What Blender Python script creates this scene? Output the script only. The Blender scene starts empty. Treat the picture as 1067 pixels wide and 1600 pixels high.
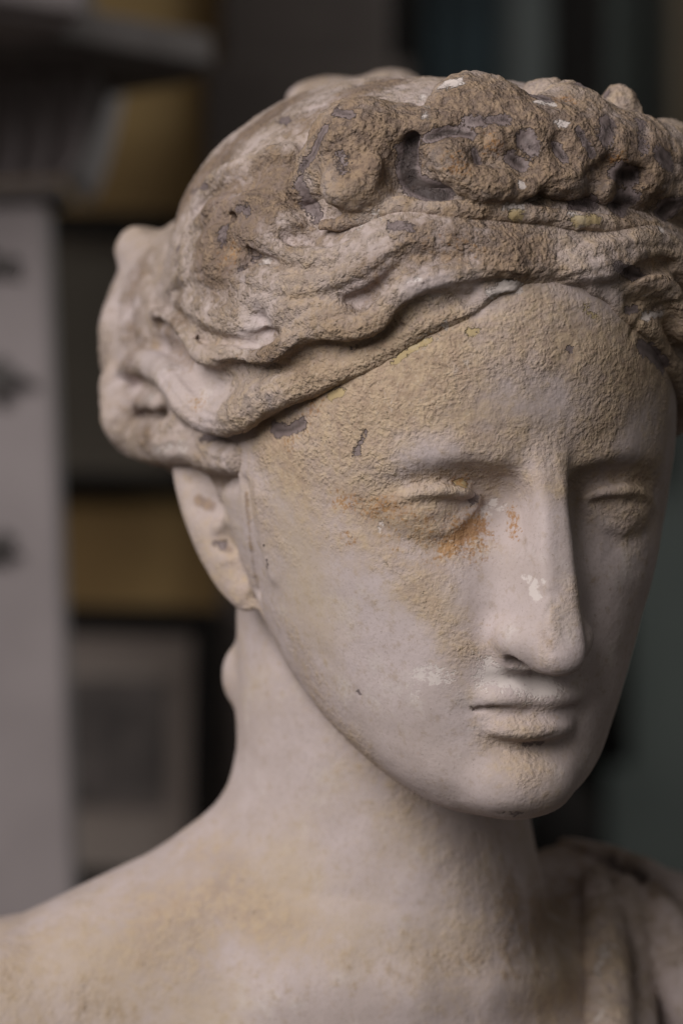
import bpy, math, os, time
import numpy as np
from mathutils import Vector
from mathutils.bvhtree import BVHTree

T0 = time.time()
H_FINE = float(os.environ.get('SC_H', '0.12'))      # voxel edge of the carved stone, cm
f32 = np.float32
C = bpy.context.scene.collection

# ------------------------------------------------------------------ the camera and the pose of the head
# carving space: centimetres, x right, y away from the camera, z up, the camera at the origin
FOC, CX, CY = 4116.0, 533.5, 800.0
EYE_H = 1.55                                            # camera height over the floor, m
YAW, PIT, ROL = map(math.radians, (20.96, 7.29, 2.24))  # the bust's head is turned and bowed
TR = np.array([3.70, 97.16, 1.563])
def _R():
    cy, sy, cp, sp, cr, sr = math.cos(YAW), math.sin(YAW), math.cos(PIT), math.sin(PIT), math.cos(ROL), math.sin(ROL)
    Rz = np.array([[cy, -sy, 0], [sy, cy, 0], [0, 0, 1]])
    Rx = np.array([[1, 0, 0], [0, cp, -sp], [0, sp, cp]])
    Ry = np.array([[cr, 0, sr], [0, 1, 0], [-sr, 0, cr]])
    return Ry @ Rx @ Rz
RM = _R(); RMf = RM.astype(f32); TRf = TR.astype(f32)
def to_local(P): return (P - TRf) @ RMf
def to_w(L): return np.asarray(L, float) @ RM.T + TR
def ray(px): px = np.asarray(px, float); return np.stack([(px[..., 0]-CX)/FOC, np.ones(px.shape[:-1]), -(px[..., 1]-CY)/FOC], -1)
def at(px, py, depth): return np.array([(px-CX)/FOC*depth, depth, -(py-CY)/FOC*depth])

# ------------------------------------------------------------------ signed distance carving kit
def table(zs, vs, lo, hi, n=600, sig=0.35):
    z = np.linspace(lo, hi, n); v = np.interp(z, zs, vs)
    s = sig/((hi-lo)/n); k = np.exp(-0.5*(np.arange(-int(3*s)-1, int(3*s)+2)/s)**2); k /= k.sum()
    p = len(k)//2
    return np.convolve(np.pad(v, p, mode='edge'), k, 'valid').astype(f32)
class Loft:
    """stack of horizontal half-oval slices: half width w, middle yc, front and back depth"""
    def __init__(s, rows, n=2.1, sig=0.4):
        r = np.array(rows, float); s.lo, s.hi = r[0, 0]-1.5, r[-1, 0]+1.5; s.n = n; s.N = 600
        first, last = r[0].copy(), r[-1].copy()
        z = r[:, 0]; s.z0, s.z1 = z[0], z[-1]
        s.w = table(z, r[:, 1], s.lo, s.hi, s.N, sig); s.F = table(z, r[:, 2], s.lo, s.hi, s.N, sig)
        s.c = table(z, r[:, 3], s.lo, s.hi, s.N, sig); s.B = table(z, r[:, 4], s.lo, s.hi, s.N, sig)
        dz = (s.hi-s.lo)/s.N
        sl = np.maximum(np.abs(np.gradient(s.w, dz)), np.abs(np.gradient(s.F, dz)))
        s.cs = (1/np.sqrt(1+sl**2)).astype(f32)
    def __call__(s, L):
        u = np.clip((L[:, 2]-s.lo)/(s.hi-s.lo)*s.N-0.5, 0, s.N-1.001); i = u.astype(np.int32); t = (u-i).astype(f32)
        g = lambda a: a[i]*(1-t)+a[i+1]*t
        w, F, c, B = g(s.w), g(s.F), g(s.c), g(s.B)
        dy = L[:, 1]-c
        d = np.where(dy < 0, np.maximum(c-F, .05), np.maximum(B-c, .05))
        k = ((np.abs(L[:, 0])/w)**s.n+(np.abs(dy)/d)**s.n)**(1/s.n)+1e-6
        r = np.sqrt(L[:, 0]**2+dy**2)
        out = r*(1-1/k)*g(s.cs)
        return smax(smax(out, L[:, 2]-s.z1, 1.), s.z0-L[:, 2], .6)
def smin(a, b, k):
    if k <= 0: return np.minimum(a, b)
    h = np.maximum(k-np.abs(a-b), 0)/k
    return np.minimum(a, b)-h*h*k*0.25
def smax(a, b, k): return -smin(-a, -b, k)
def basis(n, up):
    """right-handed frame whose third axis is n"""
    n = np.array(n, float); n /= np.linalg.norm(n); x = np.cross(up, n); x /= np.linalg.norm(x)
    return np.array([x, np.cross(n, x), n])
class Solid:
    """ordered list of carving steps; every step has a box outside of which it does nothing"""
    def __init__(s): s.ops = []
    def add(s, fn, lo, hi, k=0.3, op='add', local=True):
        lo, hi = np.array(lo, float), np.array(hi, float)
        if local:
            cs = np.array([[(lo, hi)[i][0], (lo, hi)[j][1], (lo, hi)[m][2]] for i in (0, 1) for j in (0, 1) for m in (0, 1)])
            cs = to_w(cs); lo, hi = cs.min(0), cs.max(0)
        s.ops.append((op, k, fn, lo, hi, local))
    def ell(s, c, r, k=0.3, op='add', M=None, local=True):
        c = np.array(c, f32); r = np.array(r, f32); Mf = None if M is None else np.array(M, f32)
        def fn(P):
            q = P-c
            if Mf is not None: q = q @ Mf.T
            a = np.sqrt(((q/r)**2).sum(1))+1e-6; b = np.sqrt(((q/(r*r))**2).sum(1))+1e-6
            return a*(a-1)/b
        m = float(max(r)) if M is not None else r
        s.add(fn, c-m, c+m, k, op, local)
    def tube(s, pts, rad, k=0.3, op='add', local=True):
        pts = np.array(pts, f32); rad = np.broadcast_to(np.array(rad, f32), (len(pts),)).copy()
        mid, hl = (pts[:-1]+pts[1:])/2, np.linalg.norm(pts[1:]-pts[:-1], axis=1)/2
        def fn(P, cc=None, cr=0):
            out = np.full(len(P), 1e3, f32)
            for i, (a, b, ra, rb) in enumerate(zip(pts[:-1], pts[1:], rad[:-1], rad[1:])):
                if cc is not None and np.linalg.norm(mid[i]-cc)-hl[i]-max(ra, rb)-cr > k*2+.6: continue
                ab = b-a; q = P-a; t = np.clip(q @ ab/max(float(ab @ ab), 1e-9), 0, 1)
                out = np.minimum(out, np.sqrt(((q-t[:, None]*ab)**2).sum(1))-(ra+(rb-ra)*t))
            return out
        m = rad.max(); s.add(fn, pts.min(0)-m, pts.max(0)+m, k, op, local)
    def brush(s, pts, rad, h, local=True, sharp=1.0):
        """raise (h>0) or sink (h<0) the surface by h along a line, fading over rad"""
        pts = np.array(pts, f32)
        if len(pts) == 1: pts = np.concatenate([pts, pts+1e-3])
        n = len(pts); rad = np.broadcast_to(np.array(rad, f32), (n,)); h = np.broadcast_to(np.array(h, f32), (n,))
        mid, hl = (pts[:-1]+pts[1:])/2, np.linalg.norm(pts[1:]-pts[:-1], axis=1)/2
        def fn(P, cc=None, cr=0):
            best = np.full(len(P), 1e6, f32); hh = np.zeros(len(P), f32)
            for i, (a, b, ra, rb, ha, hb) in enumerate(zip(pts[:-1], pts[1:], rad[:-1], rad[1:], h[:-1], h[1:])):
                if cc is not None and np.linalg.norm(mid[i]-cc)-hl[i]-max(ra, rb)*2.3-cr > 0: continue
                ab = b-a; q = P-a; t = np.clip(q @ ab/max(float(ab @ ab), 1e-9), 0, 1)
                d = ((q-t[:, None]*ab)**2).sum(1)/(ra+(rb-ra)*t)**2
                m = d < best; best = np.where(m, d, best); hh = np.where(m, ha+(hb-ha)*t, hh)
            return hh*np.exp(-best**sharp)
        m = rad.max()*2.2; s.add(fn, pts.min(0)-m, pts.max(0)+m, 0, 'brush', local)
    def __call__(s, P, ops=None):
        P = P.astype(f32, copy=False); d = np.full(len(P), 50., f32); L = None
        cw = (P.min(0)+P.max(0))/2; cr = float(np.linalg.norm(P.max(0)-P.min(0)))/2; cl = to_local(cw[None])[0]
        for op, k, fn, lo, hi, local in (s.ops if ops is None else ops):
            if local and L is None: L = to_local(P)
            v = fn(L if local else P, cl if local else cw, cr) if cr < 8 and getattr(getattr(fn, '__code__', None), 'co_argcount', 1) > 1 else fn(L if local else P)
            if op == 'add': d = smin(d, v, k)
            elif op == 'sub': d = smax(d, -v, k)
            elif op == 'and': d = smax(d, v, k)
            else: d = d-v
        return d
    def near(s, lo, hi, M):
        r = []
        for o in s.ops:
            m = o[1]*2+M if o[0] != 'brush' else 0
            if o[0] == 'and' or (np.all(o[3]-m <= hi) and np.all(o[4]+m >= lo)): r.append(o)
        return r
    def hit(s, px, y0=78., y1=125., step=0.2, miss=None):
        """points where sight lines through picture points meet the solid"""
        r = ray(px); ys = np.arange(y0, y1, step); P = r[:, None, :]*ys[None, :, None]
        d = s(P.reshape(-1, 3)).reshape(len(r), -1); out = []
        for i in range(len(r)):
            j = np.argmax(d[i] < 0)
            if d[i, j] >= 0: y = ys[np.argmin(d[i])] if miss is None else miss
            elif j == 0: y = ys[0]
            else: y = ys[j-1]+step*d[i, j-1]/(d[i, j-1]-d[i, j])
            out.append(r[i]*y)
        return np.array(out)
def surface_net(solid, lo, hi, h):
    """polygon mesh of the zero surface, worked block by block"""
    lo = np.array(lo, float); n = np.ceil((np.array(hi)-lo)/h).astype(int)
    BS = 12; nb = np.ceil(n/BS).astype(int)
    # coarse pass: which blocks can hold surface
    cb = 4; cell = {}
    keep = np.zeros(nb, bool); g = np.array(np.meshgrid(*[[0, .5, 1]]*3, indexing='ij')).reshape(3, -1).T*BS*h
    for I in range(0, nb[0], cb):
        for J in range(0, nb[1], cb):
            for K in range(0, nb[2], cb):
                ii = np.array([(i, j, k) for i in range(I, min(I+cb, nb[0])) for j in range(J, min(J+cb, nb[1])) for k in range(K, min(K+cb, nb[2]))])
                o = lo+ii*BS*h; b0, b1 = o.min(0), o.max(0)+BS*h
                ops = solid.near(b0, b1, 1.5)
                if not any(q[0] == 'add' for q in ops): continue
                P = (o[:, None]+g[None]).reshape(-1, 3)
                d = solid(P, ops).reshape(len(ii), -1)
                ok = (np.abs(d).min(1) < BS*h*0.75) | ((d.min(1) < 0) & (d.max(1) > 0))
                for q in ii[ok]: keep[tuple(q)] = True
    dims = nb*BS+1
    blocks = np.argwhere(keep)
    V, off = [], 0; vid = {}; Q = []
    s = BS+2                                             # samples -1..BS, cells -1..BS-1 share a one-cell border
    ax = np.arange(-1, BS+1)
    g = np.stack(np.meshgrid(ax, ax, ax, indexing='ij'), -1).reshape(-1, 3)
    keys, verts, quads = [], [], []
    big = dims.astype(np.int64)+4
    def key(i): return ((i[:, 0]+2)*big[1]+(i[:, 1]+2))*big[2]+(i[:, 2]+2)
    for b in blocks:
        o = b*BS; P = lo+(o+g)*h
        ops = solid.near(P.min(0), P.max(0), 0.5)
        D = solid(P, ops).reshape(s, s, s)
        sg = D < 0
        if sg.all() or not sg.any(): continue
        # cells
        c = [sg[i:s-1+i, j:s-1+j, k:s-1+k] for i in (0, 1) for j in (0, 1) for k in (0, 1)]
        a = np.logical_or.reduce(c) & ~np.logical_and.reduce(c)
        idx = np.argwhere(a); acc = np.zeros((len(idx), 3)); cnt = np.zeros(len(idx))
        cor = np.array([(i, j, k) for i in (0, 1) for j in (0, 1) for k in (0, 1)])
        for e0 in range(8):
            for axs in range(3):
                if cor[e0][axs]: continue
                e1 = e0+(4, 2, 1)[axs]
                p0, p1 = idx+cor[e0], idx+cor[e1]
                d0, d1 = D[tuple(p0.T)], D[tuple(p1.T)]; m = (d0 < 0) != (d1 < 0)
                t = d0/np.where(m, d0-d1, 1)
                q = cor[e0]+np.zeros((len(idx), 3)); q[:, axs] += t
                acc += q*m[:, None]; cnt += m
        keys.append(key(idx+o-1)); verts.append(lo+(idx+o-1+acc/cnt[:, None])*h)
        for axs in range(3):                             # quads round sign-changing edges that start inside this block
            sh = [slice(1, BS+1)]*3; sh2 = list(sh); sh2[axs] = slice(2, BS+2)
            if True:
                A, B = sg[tuple(sh)], sg[tuple(sh2)]
                e = np.argwhere(A != B)
                if not len(e): continue
                inside = A[tuple(e.T)]; e = e+o          # global sample index of the edge start
                u, v = [(1, 2), (2, 0), (0, 1)][axs]
                c4 = []
                for du, dv in ((-1, -1), (0, -1), (0, 0), (-1, 0)):
                    q = e.copy(); q[:, u] += du; q[:, v] += dv; c4.append(key(q))
                q = np.stack(c4, 1); q[~inside] = q[~inside][:, ::-1]; quads.append(q)
    keys = np.concatenate(keys); verts = np.concatenate(verts); quads = np.concatenate(quads)
    uk, ui = np.unique(keys, return_index=True); verts = verts[ui]
    j = np.searchsorted(uk, quads); j = np.clip(j, 0, len(uk)-1)
    ok = (uk[j] == quads).all(1)
    return verts, j[ok]
# ------------------------------------------------------------------ gradient noise on points
_rs = np.random.RandomState(7); _perm = np.concatenate([_rs.permutation(256)]*3)
_grad = _rs.normal(size=(256, 3)); _grad /= np.linalg.norm(_grad, axis=1)[:, None]; _grad = _grad.astype(f32)
def perlin(P):
    P = np.asarray(P, f32); i = np.floor(P).astype(np.int64); f = (P-i).astype(f32); u = f*f*f*(f*(f*6-15)+10); i &= 255
    out = np.zeros(len(P), f32)
    for a in (0, 1):
        for b in (0, 1):
            for c in (0, 1):
                g = _grad[_perm[_perm[_perm[i[:, 0]+a]+i[:, 1]+b]+i[:, 2]+c]]
                w = (u[:, 0] if a else 1-u[:, 0])*(u[:, 1] if b else 1-u[:, 1])*(u[:, 2] if c else 1-u[:, 2])
                out += w*(g*(f-np.array([a, b, c], f32))).sum(1)
    return out
def fbm(P, o=3):
    v = 0; a = 1.
    for k in range(o): v = v+a*perlin(P*2.03**k+k*17.3); a *= .55
    return v
def lerp_line(px, n=None):
    """resample a picture polyline smoothly (Catmull-Rom)"""
    p = np.array(px, float)
    if len(p) < 3: return p
    q = np.concatenate([[2*p[0]-p[1]], p, [2*p[-1]-p[-2]]]); out = []
    for i in range(1, len(q)-2):
        for t in (0, .5):
            out.append(.5*((2*q[i])+(-q[i-1]+q[i+1])*t+(2*q[i-1]-5*q[i]+4*q[i+1]-q[i+2])*t*t+(-q[i-1]+3*q[i]-3*q[i+1]+q[i+2])*t**3))
    out.append(p[-1]); return np.array(out)
def vary(v, n): v = np.atleast_1d(v); return np.interp(np.linspace(0, 1, n), np.linspace(0, 1, len(v)), v)
# ------------------------------------------------------------------ the figure: face, ear, neck, chest
HEAD = [  # z, half width, front y, middle y, back y
 (-11.3, 1.9, -7.6, -5.6, -3.6), (-11.05, 2.5, -8.15, -5.3, -2.8), (-10.5, 3.35, -8.75, -4.7, -1.4), (-9.5, 4.45, -9.0, -3.6, .6), (-8.5, 5.2, -8.8, -2.5, 2.2),
 (-7, 6.05, -8.85, -1.3, 4.), (-5, 6.85, -8.85, -.4, 6.), (-3, 7.5, -8.6, 0, 8.), (-1, 8.0, -8.55, .1, 9.5), (1, 8.2, -9.0, .3, 10.), (3, 8.15, -9.3, .5, 10.2),
 (5, 7.6, -9.3, .5, 10.2), (7, 7.0, -8.95, .5, 9.8), (9, 5.9, -8.1, .5, 8.5), (11, 4.2, -6.2, .5, 6.), (12, 2.2, -3.8, .6, 3.)]
face_loft = Loft(HEAD, 2.12)
body = Solid()
body.add(face_loft, (-7.5, -9.6, -12.2), (7.5, 10.6, 12.8))
base_face = Solid(); base_face.ops = list(body.ops)
def nose(L):
    """wedge of a straight ancient nose: flat ridge, two side planes, an underside"""
    x, y, z = np.abs(L[:, 0]), L[:, 1], L[:, 2]
    a, b = np.array([-9.62, .6]), np.array([-11.25, -4.7])
    t = (b-a)/np.linalg.norm(b-a); nr = np.array([t[1], -t[0]]); nr = nr if nr[0] < 0 else -nr
    ridge = (y-a[0])*nr[0]+(z-a[1])*nr[1]
    s = np.clip((.6-z)/5.2, -.3, 1.2)
    hw = .5+.1*s+.08*np.exp(-((z+4.5)/.9)**2)
    ang = .62+.05*s
    side = (x-hw)*math.cos(.42)+ridge*math.sin(.42)
    n2 = np.array([-.12, -.993]); under = (y+11.0)*n2[0]+(z+5.55)*n2[1]
    d = smax(ridge, side, .28)
    d = smax(d, under, .9)
    return smax(d, z-2.6, 1.5)
body.add(nose, (-2.6, -11.6, -6.2), (2.6, -6.5, 2.8), .5)
body.ell((0, -10.55, -4.95), (.66, .78, .7), .35)                                    # ball of the nose
for s in (-1, 1):
    body.ell((s*.8, -9.6, -4.62), (.76, 1.05, .64), .35)                           # wing of the nose
    body.ell((s*1.25, -9.05, -4.55), (.5, .85, .54), .35)
    body.brush([(s*2.0, -8.9, -3.9), (s*2.05, -8.9, -4.6), (s*1.8, -8.9, -5.4)], .4, -.14)   # crease round the wing
    # brow and socket
    body.brush([(s*.9, -9.3, .7), (s*1.9, -9.2, 1.2), (s*3.3, -8.6, 1.55), (s*4.8, -7.4, 1.3), (s*5.7, -6.3, .6)], [.7, .7, .8, .85, .7], [.06, .16, .22, .14, .03])
    body.brush([(s*1.7, -8.6, .1), (s*2.6, -8.5, .45), (s*3.8, -8.0, .55), (s*5.0, -7.0, .2)], [.74, .68, .6, .55], [-1.3, -.9, -.36, -.08])
    body.brush([(s*1.9, -8.4, -.5), (s*3.2, -8.2, -.9), (s*4.8, -7.2, -.7)], [.9, 1.1, .8], [-.8, -.45, -.1])
    body.brush([(s*1.55, -8.8, -.7), (s*1.9, -8.8, -1.6)], .7, [-.45, -.2])
    # eyeball, lids
    body.ell((s*3.35, -6.55, -.38), (1.75, 1.35, 1.15), .25)
    up = [(s*2.0, -7.95, -.05), (s*2.6, -8.05, .16), (s*3.4, -7.98, .22), (s*4.2, -7.6, .08), (s*4.9, -7.0, -.3), (s*5.25, -6.65, -.5)]
    body.tube(up, [.14, .25, .28, .24, .14, .06], .2)
    body.brush([(s*1.95, -8.1, -.25), (s*2.6, -8.2, -.14), (s*3.4, -8.2, -.1), (s*4.2, -7.8, -.22), (s*5.0, -7.1, -.5)], .17, [-.15, -.24, -.22, -.14, -.03])
    lo = [(s*2.05, -7.85, -.35), (s*2.8, -7.8, -1.02), (s*3.6, -7.6, -1.16), (s*4.4, -7.1, -.95), (s*5.0, -6.75, -.5)]
    body.tube(lo, [.06, .1, .12, .1, .05], .45)
    # cheekbone, cheek plane, corner of the mouth
    body.brush([(s*3.2, -8.0, -3.2), (s*5.2, -6.2, -2.5)], 1.6, .22)
    body.brush([(s*2.9, -8.3, -5.2), (s*3.3, -7.9, -6.8)], 1.3, .12)
    body.brush([(s*2.2, -8.2, -7.2)], .4, -.08)
# mouth
for s in (-1, 1):
    body.ell((s*.72, -8.68, -6.74), (1.15, .6, .40), .5)
body.brush([(0, -9.0, -5.75), (0, -9.3, -6.35)], [.35, .4], [-.16, -.14])
body.ell((0, -8.55, -7.88), (1.6, .95, .56), .4)
body.brush([(-1.7, -8.3, -8.0), (-.9, -8.8, -8.55), (0, -8.9, -8.7), (.9, -8.8, -8.55), (1.7, -8.3, -8.0)], [.4, .5, .55, .5, .4], [-.06, -.18, -.24, -.18, -.06])
slit = [(-2.0, -8.35, -7.2), (-1.45, -8.85, -7.13), (-.7, -9.25, -7.17), (0, -9.35, -7.25), (.65, -9.25, -7.2), (1.25, -8.95, -7.14), (1.7, -8.6, -7.16)]
body.tube(slit, [.11, .15, .14, .12, .12, .1, .05], .05, 'sub')
body.ell((0, -8.15, -9.9), (1.75, 1.3, 1.12), .8)                                 # chin
for s in (-1, 1):
    body.ell((s*.95, -9.7, -5.42), (.42, .8, .36), .1, 'sub', M=basis((0, .25, 1), (1, 0, 0)))   # nostrils
# ear
def flip(P, sd):
    L = to_local(np.atleast_2d(np.asarray(P, f32))).astype(float)
    if sd > 0: L[:, 0] *= -1
    return L
def flipv(v, sd):
    v = np.asarray(v, float) @ RM
    return v*np.array([-1, 1, 1]) if sd > 0 else v
EAR_D = 97.2
for s in (-1, 1):
    M = basis(flipv((-.62, -.72, .1), s), flipv((-.48, .25, .84), s))
    body.ell(flip(at(338, 806, EAR_D+1.0), s)[0], (1.4, 4.1, .65), .3, M=M)
EAR = Solid(); EAR.ops = list(body.ops)
for px, rad, h in (([(308, 778), (328, 788), (342, 800)], [.42, .48, .36], [-.5, -.75, -.3]), ([(346, 845), (362, 858)], .26, -.4), ([(368, 880), (380, 905)], .24, -.3), ([(340, 822), (356, 812)], .24, .25), ([(346, 872), (362, 876)], .2, .15),
                   ([(382, 756), (388, 800), (394, 850), (402, 925)], .2, -.4), ([(392, 938), (406, 950)], .2, -.35), ([(300, 750), (340, 752), (366, 752)], .3, -.35), ([(404, 770), (414, 850), (426, 900)], .3, .14)):
    Q = EAR.hit(lerp_line(px)); Q = flip(Q, -1)
    for R in (Q, Q*np.array([-1., 1, 1])): body.brush(R, vary(rad, len(R)), vary(h, len(R)))
# neck, shoulders, chest
body.ell(at(366, 1055, 102.8), (.42, .7, .8), .5, local=False)
body.tube([at(600, 900, 102.), at(598, 1120, 102.6), at(592, 1400, 102.8), at(566, 1540, 102.)], [5.7, 5.7, 5.4, 5.6], 1.0, local=False)
body.tube([at(610, 1490, 103), at(350, 1485, 103), at(90, 1603, 102), at(-180, 1660, 101), at(-300, 1900, 100)], [5.5, 4.7, 4.5, 4.7, 4.7], 4., local=False)
body.tube([at(760, 1570, 107), at(900, 1465, 110), at(1110, 1530, 111.5), at(1240, 1650, 111), at(1290, 1900, 110)], [4.4, 3.9, 3.9, 4.4, 4.3], 1.6, local=False)
body.ell(at(560, 1960, 104), (16, 9.5, 11.5), 4., local=False)
body.ell(at(620, 2150, 103), (14.5, 9.0, 13.), 3., local=False)
body.add(lambda P: -27.5-P[:, 2], (-99, 0, -99), (99, 200, 99), .8, 'and', local=False)

EAR2 = Solid(); EAR2.ops = list(body.ops)
for px, rad, h in (([(470, 1085), (560, 1200), (680, 1360), (790, 1500)], 1.6, [.1, .2, .2, .15]), ([(770, 1545), (860, 1535), (930, 1500)], .8, .3), ([(640, 1550), (540, 1545), (420, 1560)], 1.2, .2), ([(600, 1500), (680, 1490)], 1.2, -.2)):
    Q = EAR2.hit(lerp_line(px), 80, 125); body.brush(Q, vary(rad, len(Q)), vary(h, len(Q)), local=False)
# ------------------------------------------------------------------ hair
def hairline_z(L):
    az = np.arctan2(np.abs(L[:, 0]), -(L[:, 1]-.5))
    return np.interp(az, np.radians([0, 12, 25, 40, 52, 62, 75, 90, 110, 140, 180]), [6.7, 6.5, 5.6, 4.4, 3.2, 2.3, 1.5, 1.1, .6, -2., -4.]).astype(f32)
hair_loft = Loft([(-5.5, 6.2, -3, 3, 10.5), (-4, 7.6, -5.0, 3, 12.3), (-2, 8.9, -7, 2.5, 14.), (0, 9.4, -8.6, 2.2, 14.8), (2, 9.6, -9.2, 2., 15.), (4, 9.6, -9.6, 2., 15.), (6, 9.4, -9.6, 2, 14.7),
                  (8, 9.3, -9.2, 2, 14.5), (10, 8.7, -8.2, 2, 13.4), (11.5, 7.8, -6.9, 2, 11.7), (13, 6.1, -5.0, 2, 9.2), (14.2, 3.7, -2.8, 2, 6.5)], 2.1)
hair = Solid()
def hair_base(L):
    d = hair_loft(L); e = L[:, 2]-hairline_z(L)
    return d+.9*(1-1/(1+np.exp(-np.clip((e-.6)/.28, -30, 30))))*1.3
hair.add(hair_base, (-8.6, -10, -6.2), (8.6, 13.2, 14.5))
hair.ell(at(318, 540, 107.), (4.2, 5.2, 5.0), 2.5, local=False)                   # gathered hair behind
hair.ell(at(218, 392, 106.), (.95, 1., 1.), .5, local=False)
hair.ell(at(186, 520, 105.), (.8, 1.2, 1.5), .25, local=False)
hair.ell(at(200, 648, 104.5), (.95, 1.2, 1.3), .25, local=False)
hair.ell(at(212, 455, 105.5), (.8, 1.1, .7), .25, local=False)
hair.ell(at(520, 158, 108.), (1.9, 1.5, 1.0), .8, local=False)
hair.ell(at(612, 150, 108.), (1.5, 1.5, 1.1), .6, local=False)
hair_raw = Solid(); hair_raw.ops = list(hair.ops)
def traced(px, off=0., solid=None, miss=None):
    p = lerp_line(px); r = (solid or hair_raw).hit(p, miss=miss)
    q = r-off*r/np.linalg.norm(r, axis=1)[:, None]                # off > 0 lifts towards the eye
    return to_local(q.astype(f32)).astype(float)
def both(P): return (P, P*np.array([-1., 1, 1]))
def lock(px, rad, off=0., k=.35, mirror=True):
    P = traced(px, off)
    for Q in both(P)[:2 if mirror else 1]: hair.tube(Q, vary(rad, len(Q)), k)
def wave(px, rad, h, mirror=True, sharp=1.):
    P = traced(px)
    for Q in both(P)[:2 if mirror else 1]: hair.brush(Q, vary(rad, len(Q))*.85, vary(h, len(Q))*1.3, sharp=sharp)
# long waves combed back from the parting
wave([(800, 392), (700, 366), (625, 376), (560, 412), (500, 440), (430, 452), (380, 430), (320, 400), (285, 395)], [.5, .8, .9, .8, .8, .8], [.2, .3, .35, .35, .3, .3])
wave([(730, 410), (640, 398), (600, 432), (569, 458), (540, 468), (500, 462)], [.35, .4, .5, .5, .4], [-.15, -.25, -.5, -.55, -.25])
S2 = [(815, 424), (775, 418), (730, 424), (685, 432), (645, 446), (612, 472), (588, 500), (552, 512), (508, 514), (470, 524), (436, 550), (402, 566), (372, 556), (336, 562), (300, 530), (268, 500), (244, 492)]
lock(S2, [.2, .34, .42, .44, .46, .5, .5, .46, .42, .32], .02, .22)
S3 = [(800, 385), (740, 372), (690, 360), (640, 370), (598, 398), (562, 428), (515, 442), (465, 450), (420, 440), (375, 425), (335, 415), (300, 425), (270, 450)]
lock(S3, [.2, .42, .5, .55, .55, .5, .5, .45, .3], -.05, .25)
S4 = [(660, 340), (610, 352), (570, 378), (530, 398), (485, 402), (440, 388), (400, 372), (362, 368), (325, 385), (292, 400)]
lock(S4, [.2, .4, .48, .5, .5, .5, .45, .3], -.06, .25)
S5 = [(470, 350), (440, 338), (400, 322), (360, 325), (325, 345), (298, 365)]
lock(S5, [.3, .45, .5, .45, .3], .0, .25)
wave([(392, 290), (375, 325), (385, 355), (402, 390), (385, 425), (350, 440)], .3, [-.15, -.35, -.3, -.4, -.35, -.1])
wave([(345, 330), (340, 380)], .6, .3)
wave([(420, 330), (430, 360)], .5, .25)
wave([(300, 420)], .5, .25)
S6 = [(480, 240), (430, 245), (385, 268), (345, 285), (310, 320)]
lock(S6, [.3, .5, .55, .5, .3], -.1, .3)
S7 = [(560, 500), (520, 478), (480, 480), (440, 500), (400, 512), (350, 500), (310, 480), (275, 470)]
lock(S7, [.15, .32, .4, .42, .42, .36, .2], -.05, .2)
LOCKS = [(S, (-7, 6)) for S in (S2, S3, S4, S5, S6, S7)]
wave([(300, 470), (345, 490), (400, 470), (460, 480), (510, 490)], .7, [.2, .3, .2, .3, .2])
wave([(415, 508)], .75, -.3)
wave([(420, 395), (470, 372), (520, 352)], .6, -.25)
wave([(345, 400), (330, 440)], .9, .3)
wave([(395, 330), (420, 380)], .8, .25)
wave([(740, 464), (690, 468), (655, 479), (625, 500), (608, 521), (580, 541), (542, 546), (505, 543), (470, 560), (440, 584), (393, 577), (360, 583), (334, 594), (310, 585), (296, 562), (275, 545), (240, 540)], [.22, .3, .35, .35, .4, .45, .45, .4], [-.2, -.35, -.45, -.5, -.6, -.6, -.5, -.3])
wave([(360, 604), (320, 608), (298, 585), (282, 556), (250, 548), (216, 552)], .45, [-.2, -.3, -.35, -.3, -.2])
wave([(238, 478), (252, 472), (268, 492)], .25, [-.15, -.25, -.1])
wave([(250, 500), (262, 506), (281, 514), (307, 533), (334, 545)], .28, [-.2, -.4, -.35, -.25, -.1])
wave([(300, 560), (330, 562), (345, 570)], .35, .2)
# the lock that makes the hairline, ending in a curl behind the temple
lock([(800, 450), (762, 458), (737, 482), (700, 495), (664, 506), (632, 526), (600, 547), (565, 565), (524, 579), (475, 600), (445, 608), (410, 625), (375, 648), (334, 652), (305, 636), (284, 612), (262, 584), (228, 566), (203, 580), (199, 610), (222, 626), (250, 632)],
     [.2, .38, .42, .45, .48, .54, .62, .68, .66, .6, .54, .46, .35], .08, .35)
wave([(262, 645), (288, 668), (318, 682), (352, 686), (382, 672), (412, 650)], .3, [-.2, -.4, -.45, -.45, -.4, -.2])
wave([(208, 642), (230, 648), (262, 646)], .28, [-.2, -.5, -.35])
wave([(218, 600)], .3, -.6)
LOCKS.append(([(800, 450), (762, 458), (737, 482), (700, 495), (664, 506), (632, 526), (600, 547), (565, 565), (524, 579), (475, 600), (445, 608), (410, 625), (375, 648), (334, 652), (305, 636), (284, 612), (262, 584)], (-10, 2, 13)))
# roll of hair over the ear
lock([(372, 716), (335, 706), (297, 690), (255, 690), (215, 680), (190, 650), (180, 600)], [.55, .75, .85, .9, .9, .8, .6], .0, .6)
wave([(330, 728), (280, 716), (240, 712)], .4, .2)
# right of the parting
wave([(905, 420), (960, 400), (1010, 395), (1060, 410)], .6, .3, False)
wave([(960, 420), (985, 428), (1010, 420), (1067, 398)], .3, [-.2, -.45, -.4, -.3], False)

LOCKS.append(([(372, 716), (335, 706), (297, 690), (255, 690), (215, 680)], (-10, 8)))
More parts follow.
